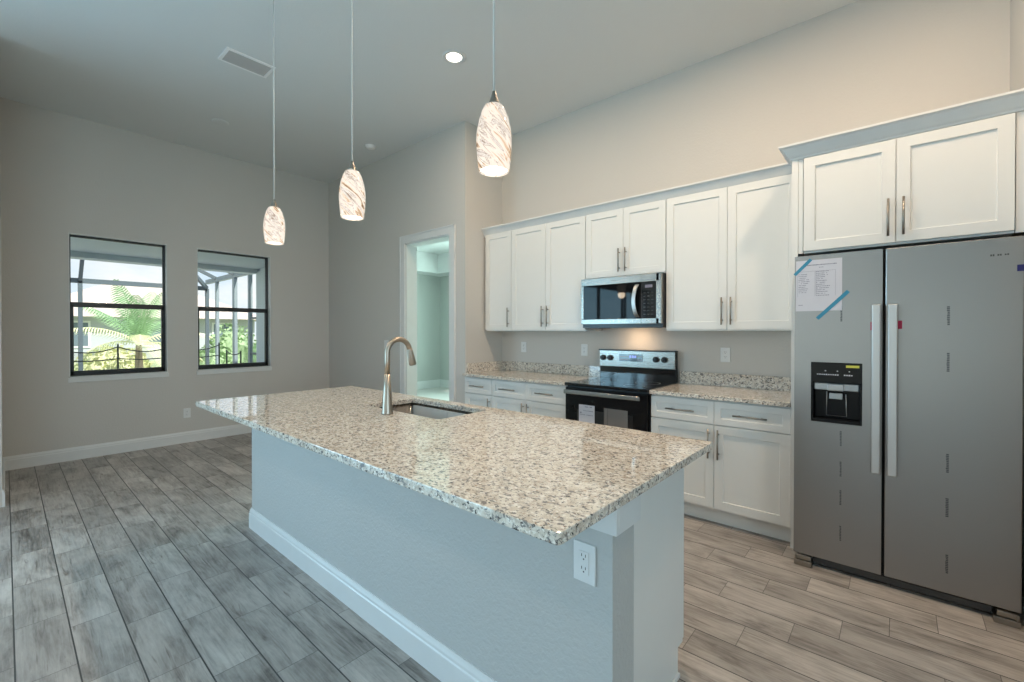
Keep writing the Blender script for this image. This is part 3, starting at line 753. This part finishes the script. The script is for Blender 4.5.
tape((-0.456, 1.690), (-0.376, 1.775), 0.017, "blue painter's tape strip across the top left corner of the paper on the refrigerator")
tape((-0.345, 1.432), (-0.203, 1.582), 0.019, "long blue painter's tape strip across the bottom right corner of the paper on the refrigerator")
tape((0.415, 1.650), (0.4378, 1.650), 0.030, 'small navy blue tape square near the right edge of the right refrigerator door', 'tape_navy')

# ------------------------------------------------------------------ island
IX0, IX1, IY0, IY1 = -3.371, -0.5565, 0.795, 1.871
PX0, PX1, PY0, PY1, EX = -3.375 + .006, -0.600, 1.120, 1.254, -0.645
r = empty('kitchen_island', (-1.98, 1.5, 0), 'long kitchen island body with pale textured knee wall and white end panel', 'island')
link('knee_wall', boxes((PX0, PX1, PY0, PY1, 0, 0.884)), 'knee_wall_paint', r, bevel=0.002)
bm = nb()
prof = baseboard_profile(0.138, 0.015)
pts = [(PX0, PY1, -1, 0), (PX0, PY0, -1, -1), (PX1, PY0, 0, -1)]
extrude_profile(bm, prof, lambda i, p: (pts[i][0] + pts[i][2] * p[0], pts[i][1] + pts[i][3] * p[0], p[1]), 3)
link('baseboard', bm, 'trim_white', r)
link('top_trim', boxes((PX0, PX1 + .020, PY0 - .016, PY0, 0.790, 0.884), (PX1, PX1 + .020, PY0, PY1 + .004, 0.790, 0.884)), 'trim_white', r, bevel=0.002)
link('end_panel', boxes((EX - .018, EX, PY1, 1.735, 0.0, 0.884), (EX - .018, EX, 1.735, 1.785, 0.112, 0.884)), 'cabinet_white', r)
link('shoe_moulding', boxes((EX, EX + .010, PY1, 1.735, 0.0, 0.018), (PX1, PX1 + .010, PY0, PY1, 0.0, 0.018)), 'trim_white', r, bevel=0.003)
link('cabinet_body', boxes((-3.36, -2.55, PY1, 1.785, .112, .884), (-1.62, EX - .018, PY1, 1.785, .112, .884), (-2.55, -1.62, PY1, 1.27, .112, .884), (-2.55, -1.62, 1.27, 1.785, .112, .6)), 'cabinet_white', r)
link('toe_kick', boxes((-3.33, EX - .018, 1.70, 1.715, 0, .112)), 'cabinet_white', r)
isl = [-3.36, -2.96, -2.50, -2.08, -1.66, -1.26, -0.95, EX - .001]
for i in range(7):
    a, b = isl[i] + .002, isl[i + 1] - .002
    bm = nb(); shaker(bm, a, b, 0.118, 0.868, 1.785)
    bmesh.ops.transform(bm, matrix=Matrix.Translation((0, 1.785, 0)) @ Matrix.Diagonal((1, -1, 1, 1)) @ Matrix.Translation((0, -1.785, 0)) @ Matrix.Translation((0, 0, 0)), verts=bm.verts)
    bmesh.ops.translate(bm, verts=bm.verts, vec=(0, .0195, 0))
    d = link('door', bm, 'cabinet_white', r)
    bm = nb(); hx = b - .03 if i % 2 == 0 else a + .03
    tube(bm, [(hx, 1.838, .62), (hx, 1.838, .82)], .006, 12)
    for z in (.655, .785): tube(bm, [(hx, 1.838, z), (hx, 1.803, z)], .0048, 10)
    link('handle', bm, 'handle_metal', d, smooth=True)
SX0, SX1, SY0, SY1 = -2.435, -1.745, 1.436, 1.792
bm = nb(); slab_with_hole(bm, IX0, IX1, IY0, IY1, 0.884, 0.914, SX0, SX1, SY0, SY1)
o = link('island_countertop', bm, 'granite', bevel=0.003, loc=(-1.98, 1.33, 0.884))
tag(o, 'long polished speckled granite slab covering the kitchen island', 'countertop')
# undermount sink
bm = nb()
def rr(xa, xb, ya, yb, r_, z, n=6):
    v = []
    for cx, cy, a0 in ((xb - r_, yb - r_, 0), (xa + r_, yb - r_, PI / 2), (xa + r_, ya + r_, PI), (xb - r_, ya + r_, 3 * PI / 2)):
        for i in range(n):
            a = a0 + PI / 2 * i / (n - 1); v.append(bm.verts.new((cx + r_ * math.cos(a), cy + r_ * math.sin(a), z)))
    return v
e = .006
L_ = [rr(SX0 - .03, SX1 + .03, SY0 - .03, SY1 + .03, .04, .8835), rr(SX0 - e, SX1 + e, SY0 - e, SY1 + e, .035, .8835), rr(SX0 - e, SX1 + e, SY0 - e, SY1 + e, .035, .72),
      rr(SX0 + .02, SX1 - .02, SY0 + .02, SY1 - .02, .04, .685), rr(SX0 + .30, SX1 - .30, SY0 + .13, SY1 - .13, .03, .678)]
for A, B in zip(L_, L_[1:]):
    for i in range(len(A)): bm.faces.new((A[i], A[(i + 1) % len(A)], B[(i + 1) % len(A)], B[i]))
bm.faces.new(L_[-1])
r = link('kitchen_sink', bm, 'sink_steel', smooth=True, loc=(-2.09, 1.61, .68), recalc=False)
tag(r, 'stainless undermount sink basin set in the island countertop behind the faucet', 'sink')
bm = nb(); lathe(bm, [(0, .684), (.02, .683), (.042, .686), (.045, .682)], -2.09, 1.61, 28)
link('drain', bm, 'handle_metal', r, smooth=True)
# faucet
FXX, FYY = -2.074, 1.356
r = empty('kitchen_faucet', (FXX, FYY, .914), 'tall brushed nickel gooseneck pull-down faucet standing beside the island sink', 'faucet')
bm = nb(); tube(bm, [(FXX, FYY, .9145), (FXX, FYY, .919), (FXX, FYY, .93), (FXX, FYY, 1.05), (FXX, FYY, 1.13)], [.031, .031, .0285, .0205, .0155], 28)
link('body', bm, 'faucet_metal', r, smooth=True)
bm = nb(); pts = [(FXX, FYY, 1.13), (FXX, FYY, 1.20)]
for i in range(0, 15):
    a = PI - PI * 0.93 * i / 14; pts.append((FXX, FYY + .073 + .073 * math.cos(a), 1.243 + .073 * math.sin(a)))
tube(bm, pts, .0145, 20)
link('spout', bm, 'faucet_metal', r, smooth=True)
q = Vector(pts[-1]); d_ = Vector((0, 0.26, -1)).normalized()
bm = nb(); tube(bm, [q - d_ * .004, q + d_ * .01, q + d_ * .035, q + d_ * .085, q + d_ * .092], [.0150, .0165, .0175, .0215, .019], 24)
link('spray_head', bm, 'faucet_metal', r, smooth=True)
bm = nb(); tube(bm, [(FXX, FYY, .985), (FXX - .036, FYY, .985)], .013, 16); tube(bm, [(FXX - .030, FYY, .985), (FXX - .05, FYY + .01, .988), (FXX - .075, FYY + .02, .995)], [.010, .0075, .006], 14)
link('lever', bm, 'faucet_metal', r, smooth=True)

# ------------------------------------------------------------------ outlets, switch
def outlet(cx, cz, face, pos, label, wd=0.074, ht=0.117, kind='outlet', sc=1.0, decora=False):
    """face '-y': plate on plane y=pos at x=cx;  '+x': plate on plane x=pos at y=cx"""
    wd *= sc; ht *= sc
    def bx(u0, u1, d0, d1, z0, z1):
        return (cx + u0, cx + u1, pos - d1, pos - d0, cz + z0, cz + z1) if face == '-y' else (pos + d0, pos + d1, cx + u0, cx + u1, cz + z0, cz + z1)
    loc = (cx, pos, cz) if face == '-y' else (pos, cx, cz)
    r = empty('wall_outlet' if kind == 'outlet' else 'light_switch', loc, label, kind)
    link('cover_plate', boxes(bx(-wd / 2, wd / 2, .0002, .006, -ht / 2, ht / 2)), 'plastic_white', r, bevel=0.002)
    if kind == 'switch':
        link('rocker', boxes(bx(-.016, .016, .006, .010, -.033, .033)), 'plastic_white', r, bevel=0.002); return r
    bm = nb(); box(bm, *bx(-.0165 * sc, .0165 * sc, .006, .0085, -.034 * sc, .034 * sc))
    rc = link('receptacle', bm, 'plastic_white', r, bevel=0.002)
    for s in (-1, 1):
        bm = nb(); zc = s * .0185 * sc
        box(bm, *bx(-.0075, -.0055, .0085, .0092, zc + .000, zc + .008)); box(bm, *bx(.0055, .0075, .0085, .0092, zc, zc + .008))
        box(bm, *bx(-.002, .002, .0085, .0092, zc - .009, zc - .005))
        link('slots', bm, 'slot_dark', rc)
    return r
outlet(-0.690, 0.678, '-y', PY0, 'white duplex wall outlet on the island knee wall under the countertop corner')
outlet(-1.055, 1.170, '-y', YK, 'white wall outlet above the counter between range and refrigerator')
outlet(-2.391, 1.174, '-y', YK, 'white wall outlet just left of the range above the backsplash')
outlet(-3.187, 1.187, '-y', YK, 'white wall outlet near the corner by the return wall, farthest left over the counter')
outlet(1.465, 0.362, '+x', XW, 'small white wall outlet low on the window wall between the two windows')
outlet(-5.02, 1.19, '-y', YD, 'white light switch on the wall left of the cased doorway', kind='switch', wd=0.09)

# ------------------------------------------------------------------ pendants
def pendant(x, label):
    y = 1.13; z0 = 1.918; k_ = .835
    r = empty('pendant_light', (x, y, z0), label, 'pendant light', 'swirl glass pendants over the island')
    bm = nb(); lathe(bm, [(0.001, ZC - .028), (.03, ZC - .027), (.058, ZC - .016), (.062, ZC - .002), (.001, ZC - .001)], x, y, 32)
    link('canopy', bm, 'handle_metal', r, smooth=True)
    bm = nb(); tube(bm, [(x, y, z0 + .28), (x, y, ZC - .02)], .0035, 10)
    link('cord', bm, 'cord_clear', r, smooth=True)
    bm = nb(); lathe(bm, [(q[0] * k_, z0 + q[1] * k_) for q in ((.001, .336), (.008, .334), (.010, .322), (.014, .310), (.022, .288), (.026, .272), (.001, .270))], x, y, 28)
    link('socket_cap', bm, 'lamp_socket', r, smooth=True)
    outer = [(.028, .277), (.042, .270), (.054, .245), (.066, .205), (.0735, .160), (.0755, .125), (.0735, .080), (.069, .035), (.064, .0)]
    prof = [(a * k_, z0 + b * k_) for a, b in outer] + [(a * k_ - .004, z0 + b * k_) for a, b in reversed(outer)]
    bm = nb(); lathe(bm, prof, x, y, 48, closed=True)
    link('glass_shade', bm, 'swirl_glass', r, smooth=True)
    bm = nb(); lathe(bm, [(q[0] * k_, z0 + q[1] * k_) for q in ((.001, .02), (.02, .024), (.036, .04), (.040, .07), (.032, .10), (.016, .14), (.014, .2), (.001, .2))], x, y, 28)
    link('bulb', bm, 'bulb_glow', r, smooth=True)
    bm = nb(); lathe(bm, [(.001, z0 + .010), (.052, z0 + .009), (.052, z0 + .012), (.001, z0 + .013)], x, y, 36)
    link('diffuser', bm, 'bulb_glow', r, smooth=True)  # glowing disc added to give the shade its bright opening
    light('pendant_glow', 'POINT', 4.5, (1.0, 0.80, 0.58), (x, y, z0 - .03), size=.05)
pendant(-1.068, 'swirl glass pendant nearest the refrigerator end of the island')
pendant(-2.029, 'swirl glass pendant in the middle, hanging above the faucet')
pendant(-2.989, 'swirl glass pendant farthest away, hanging nearest the windows')

# ------------------------------------------------------------------ ceiling fittings
def can(x, y, label, energy=17, col=(1.0, 0.74, 0.50), spread=None):
    r = empty('recessed_light', (x, y, ZC), label, 'ceiling light', 'recessed ceiling lights')
    bm = nb(); lathe(bm, [(.062, ZC - .001), (.095, ZC - .001), (.098, ZC - .006), (.090, ZC - .010), (.066, ZC - .008), (.062, ZC - .001)], x, y, 40)
    link('trim_ring', bm, 'trim_white', r, smooth=True)
    bm = nb(); lathe(bm, [(.001, ZC - .003), (.066, ZC - .0035), (.066, ZC - .001), (.001, ZC - .001)], x, y, 32)
    link('lens', bm, 'lamp_lens', r, smooth=True)
    light('recessed_glow', 'AREA', energy, col, (x, y, ZC - .014), (0, 0, 0), 0.14, spread=spread, shape='DISK')
can(-2.775, 2.455, 'lit round recessed ceiling light above the aisle beside the range')
for i, (x, y) in enumerate(((-1.1, 2.455), (0.1, 2.455))): can(x, y, 'lit round recessed ceiling light over the kitchen aisle outside the view', 23, (1.0, 0.74, 0.51))
for i, (x, y) in enumerate(((-3.4, -1.6), (-0.8, -1.6), (-3.4, -4.2), (-0.8, -4.2))): can(x, y, 'round recessed ceiling light in the great room behind the view', 9, (1.0, 0.90, 0.78))  # unseen downlights added to raise the interior brightness
# air register
VX, VY = -4.155, 1.36
r = empty('ceiling_vent', (VX, VY, ZC), 'rectangular white slatted air vent in the ceiling above the dining nook', 'vent')
a, b = .115, .185
link('vent_frame', boxes((VX - a, VX + a, VY - b, VY - b + .025, ZC - .010, ZC - .0005), (VX - a, VX + a, VY + b - .025, VY + b, ZC - .010, ZC - .0005), (VX - a, VX - a + .025, VY - b + .025, VY + b - .025, ZC - .010, ZC - .0005), (VX + a - .025, VX + a, VY - b + .025, VY + b - .025, ZC - .010, ZC - .0005)), 'fixture_white', r, bevel=.002)
link('vent_back', boxes((VX - a + .02, VX + a - .02, VY - b + .02, VY + b - .02, ZC - .0012, ZC - .0004)), 'slot_dark', r)
bm = nb()
for i in range(10):
    x = VX - a + .032 + i * .0185; rot_box(bm, (x, VY, ZC - .0065), (1, 0, .7), (0, 1, 0), (-.7, 0, 1), .0075, b - .025, .0007)
link('slats', bm, 'vent_grey', r)
bm = nb(); lathe(bm, [(.001, ZC - .034), (.038, ZC - .033), (.052, ZC - .026), (.056, ZC - .010), (.066, ZC - .008), (.067, ZC - .0005), (.001, ZC - .0004)], -4.87, 2.955, 36)
o = link('smoke_detector', bm, 'fixture_white', smooth=True, loc=(-4.87, 2.955, ZC)); tag(o, 'round white smoke detector on the ceiling near the doorway wall', 'smoke detector')
bm = nb(); lathe(bm, [(.001, ZC - .006), (.07, ZC - .006), (.082, ZC - .003), (.083, ZC - .0005), (.001, ZC - .0004)], -5.55, 1.545, 36)
o = link('ceiling_cover_plate', bm, 'ceiling_paint', smooth=True, loc=(-5.55, 1.545, ZC)); tag(o, 'round flat blank cover plate on the ceiling in front of the windows', 'cover plate')

# ------------------------------------------------------------------ outside: lanai, screen cage, garden
struct('ground_lawn', boxes((-70, 45, -45, 45, -0.36, -0.14)), 'lawn')
struct('ground_lanai_deck', boxes((-14.5, XW - T, -12, 8, -0.13, -0.02), (XW - T, XG - T, -12, -0.18, -0.13, -0.02)), 'paving')
struct('ground_patio', boxes((XG - T, XE + 3, -12, YS - T - .001, -0.13, -0.02)), 'paving')
struct('ceiling_lanai', boxes((-9.75, XW - T, -8, YD + .02, 2.60, 2.72), (-9.85, -9.55, -8, YD + .02, 2.515, 2.72)), 'stucco')
struct('roof_lanai', boxes((-9.9, XW - T, -8, YD + T, 2.72, 2.90)), 'roof_tile')
struct('wall_lanai_column', boxes((-9.62, BX0 - T, YD + .02, YD + T, -0.02, 2.72)), 'stucco')
bm = nb()
r = empty('screen_enclosure', (-11.5, 3.0, 0), 'grey aluminium pool screen cage beyond both windows', 'screen enclosure')
cx, cyn, zb = -13.0, 3.324, 2.44
for y in (-5.4, -3.25, -1.1, 1.05, cyn): link('post', boxes((cx - .04, cx + .04, y - .035, y + .035, -.02, zb)), 'screen_frame', r)
link('top_beam', boxes((cx - .04, cx + .04, -6, cyn, zb - .05, zb + .05)), 'screen_frame', r)
bm = nb()
for y in (-5.4, -3.25, -1.1, 1.05):
    rot_box(bm, (cx + .45, y, zb + .45), (1, 0, 1), (0, 1, 0), (-1, 0, 1), .64, .03, .04); box(bm, cx + .9, -9.6, y - .03, y + .03, zb + .86, zb + .94)
rot_box(bm, (cx + .5, 2.83, zb + .42), (1, -1, .84), (1, 1, 0), (-1, 1, 2), .80, .03, .04)
link('roof_rafter', bm, 'screen_frame', r)
for x, wd in ((-10.97, .07), (-10.05, .045), (-12.2, .05)):
    link('post', boxes((x - wd, x + wd, cyn - .03, cyn + .03, -.02, 2.62)), 'screen_post_pale', r)
    bm = nb(); rot_box(bm, (x, cyn - .45, 2.62 + .22), (0, -1, .5), (1, 0, 0), (0, .5, 1), .52, .03, .035)
    link('roof_rafter', bm, 'screen_frame', r)
link('side_beam', boxes((cx, -9.4, cyn - .035, cyn + .035, 2.55, 2.65)), 'screen_post_pale', r)
link('side_rail', boxes((-10.05, -9.4, cyn - .02, cyn + .02, 1.62, 1.66), (-10.0, -9.4, cyn - .02, cyn + .02, .9, .94)), 'screen_frame', r)

# removable pool fence: posts, sagging top band, lower strap and net
r = empty('pool_fence', (-11, 1.4, 0), 'black mesh pool safety fence with sagging top band seen through the windows', 'fence')
ys = [-1.10, -0.27, 0.56, 1.39, 2.21, 3.03]
for y in ys:
    bm = nb(); tube(bm, [(-11, y, -.02), (-11, y, 1.13)], .014, 10); link('post', bm, 'fence_black', r, smooth=True)
def sag(z, amt):
    bm = nb(); pts = []
    for a, b in zip(ys, ys[1:]):
        for i in range(8): t = i / 8; pts.append((-11, a + (b - a) * t, z - amt * 4 * t * (1 - t)))
    pts.append((-11, ys[-1], z)); tube(bm, pts, .010, 8); return bm
link('top_band', sag(1.08, .10), 'fence_black', r); link('strap', sag(.86, .03), 'fence_black', r)
bm = nb(); prev = None
for a, b in zip(ys, ys[1:]):
    for i in range(8):
        t = i / 8; y = a + (b - a) * t; z = 1.07 - .10 * 4 * t * (1 - t)
        cur = (bm.verts.new((-11, y, .02)), bm.verts.new((-11, y, z)))
        if prev: bm.faces.new((prev[0], cur[0], cur[1], prev[1]))
        prev = cur
link('net', bm, 'fence_net', r)
r = empty('pool_fence', (-10.6, 2.6, 0), 'short lower run of black pool fence beside the house column', 'fence')
for x in (-9.9, -10.75):
    bm = nb(); tube(bm, [(x, 3.1, -.02), (x, 3.1, .98)], .014, 10); link('post', bm, 'fence_black', r, smooth=True)
bm = nb(); tube(bm, [(-9.9 - .85 * i / 8, 3.1, .95 - .24 * (i / 8) * (1 - i / 8)) for i in range(9)], .010, 8); link('top_band', bm, 'fence_black', r)

# palms
def palm(loc, n, length, label, trunk_h, mats, seed=1, lean=0.0):
    rnd = random.Random(seed)
    r = empty('palm_tree', loc, label, 'palm tree', None)
    L = Vector(loc); crown_c = L + Vector((0, 0, trunk_h))
    bm = nb(); tube(bm, [L + Vector((0.02 * math.sin(i), 0, trunk_h * i / 6)) for i in range(7)], [.12 - .008 * i for i in range(7)], 12)
    link('trunk', bm, 'bark', r, smooth=True)
    for i in range(n):
        az = 2 * PI * i / n + rnd.uniform(-.25, .25); el = rnd.choice((.25, .65, 1.0, 1.35)) + rnd.uniform(-.1, .1)
        ln = length * rnd.uniform(.85, 1.1); droop = rnd.uniform(.5, 1.0) * (1.5 - el * .75)
        bm = nb(); pts = []; p = crown_c.copy(); e_ = el; st = ln / 14
        h = Vector((math.cos(az), math.sin(az), 0))
        for s in range(15):
            pts.append(p.copy()); p += (h * math.cos(e_) + Vector((0, 0, math.sin(e_)))) * st; e_ -= droop / 9
        tube(bm, pts, [.022 * (1 - s / 16) for s in range(15)], 6)
        side = h.cross(Vector((0, 0, 1)))
        for s in range(2, 29):
            f = s / 2; i0 = min(int(f), 13); q0 = pts[i0].lerp(pts[i0 + 1], f - i0); tan = (pts[i0 + 1] - pts[i0]).normalized()
            ll = ln * .30 * math.sin(PI * min(1, (s + 2) / 31)) ** .6
            for sg in (-1, 1):
                d0 = (side * sg + tan * .7 + Vector((0, 0, -.15))).normalized(); d1 = (side * sg * .7 + tan * .6 + Vector((0, 0, -.9))).normalized()
                m_ = q0 + d0 * ll * .5; t_ = m_ + d1 * ll * .5; wv = tan * .016
                v = [bm.verts.new(x) for x in (q0 - wv, q0 + wv, m_ + wv, m_ - wv, t_)]
                bm.faces.new((v[0], v[1], v[2], v[3])); bm.faces.new((v[3], v[2], v[4]))
        link('frond', bm, mats[0] if el > .8 else mats[1], r, recalc=False)
    return r
palm((-17, 2.62, -.15), 15, 1.75, 'bushy green palm with pale fronds standing in the garden, seen through the left window', 1.15, ('palm_green', 'palm_pale'), 3)
palm((-21, 8.6, -.15), 14, 2.3, 'green palm standing behind the screen posts, seen through the right window', 1.3, ('palm_green', 'palm_green'), 8)

# hedge and shrubs
def bush(loc, rx, ry, rz, label, seed, name='shrub', mat='hedge_green'):
    rnd = random.Random(seed); bm = nb(); L = Vector(loc)
    for i in range(520):
        u = rnd.uniform(-1, 1); t = rnd.uniform(0, 2 * PI); rr_ = math.sqrt(1 - u * u) ; k_ = rnd.uniform(.72, 1.05)
        c = L + Vector((rx * rr_ * math.cos(t) * k_, ry * rr_ * math.sin(t) * k_, rz * (abs(u)) * k_))
        a = Vector((rnd.uniform(-1, 1), rnd.uniform(-1, 1), rnd.uniform(-1, 1))).normalized(); b_ = a.orthogonal().normalized(); s = rnd.uniform(.07, .14)
        v = [bm.verts.new(c + q_) for q_ in (a * s, b_ * s * .6, -a * s, -b_ * s * .6)]; bm.faces.new(v)
    geo = bmesh.ops.create_icosphere(bm, subdivisions=3, radius=1)
    for v in geo['verts']:
        k_ = .8 + .18 * noise.noise(v.co * 3 + L); v.co = L + Vector((v.co.x * rx * k_, v.co.y * ry * k_, abs(v.co.z) * rz * k_))
    o = link(name, bm, mat, loc=loc, recalc=False); tag(o, label, 'shrub', 'garden shrubs beyond the fence'); return o
bush((-19.6, .2, -.15), .8, 1.0, 1.05, 'low green shrub at the left edge of the left window view', 1)
bush((-20.5, 2.5, -.15), .9, 1.1, 1.0, 'low green shrub behind the palm in the left window view', 2, mat='palm_pale')
bush((-20, 4.9, -.15), .9, 1.1, .9, 'low green shrub right of the palm trunk', 3)
bush((-24, 7.2, -.15), 1.1, 1.2, 1.9, 'tall green shrub between the posts of the right window view', 4)
bush((-25, 11.6, -.15), 1.0, 1.4, 1.9, 'tall green shrub at the right of the right window view', 5)

# neighbouring houses
def house(x, y0, y1, depth, wz, rz, label):
    r = empty('neighbour_house', (x - depth / 2, (y0 + y1) / 2, -.15), label, 'house')
    link('wall', boxes((x - depth, x, y0, y1, -.15, wz)), 'house_wall', r)
    bm = nb(); o_ = .7; a = [bm.verts.new(v) for v in ((x + o_, y0 - o_, wz), (x + o_, y1 + o_, wz), (x - depth - o_, y1 + o_, wz), (x - depth - o_, y0 - o_, wz))]
    b = [bm.verts.new(v) for v in ((x - depth / 2, y0 + depth / 2, rz), (x - depth / 2, y1 - depth / 2, rz))]
    bm.faces.new((a[0], a[1], b[1], b[0])); bm.faces.new((a[1], a[2], b[1])); bm.faces.new((a[2], a[3], b[0], b[1])); bm.faces.new((a[3], a[0], b[0])); bm.faces.new(a[::-1])
    link('roof', bm, 'roof_tile', r)
    n = max(1, int((y1 - y0) / 3))
    for i in range(n):
        yc = y0 + (i + .5) * (y1 - y0) / n
        f = link('window', boxes((x, x + .05, yc - .65, yc + .65, .6, 1.9)), 'trim_white', r); link('pane', boxes((x + .045, x + .06, yc - .56, yc + .56, .69, 1.81)), 'house_window', f)
house(-29.5, .5, 10.0, 7.0, 2.1, 4.2, 'pale house with tan hipped roof behind the palm, seen through the left window')
house(-31.0, 13.0, 24.0, 7.0, 2.2, 4.0, 'pale house with tan roof behind the screen posts, seen through the right window')
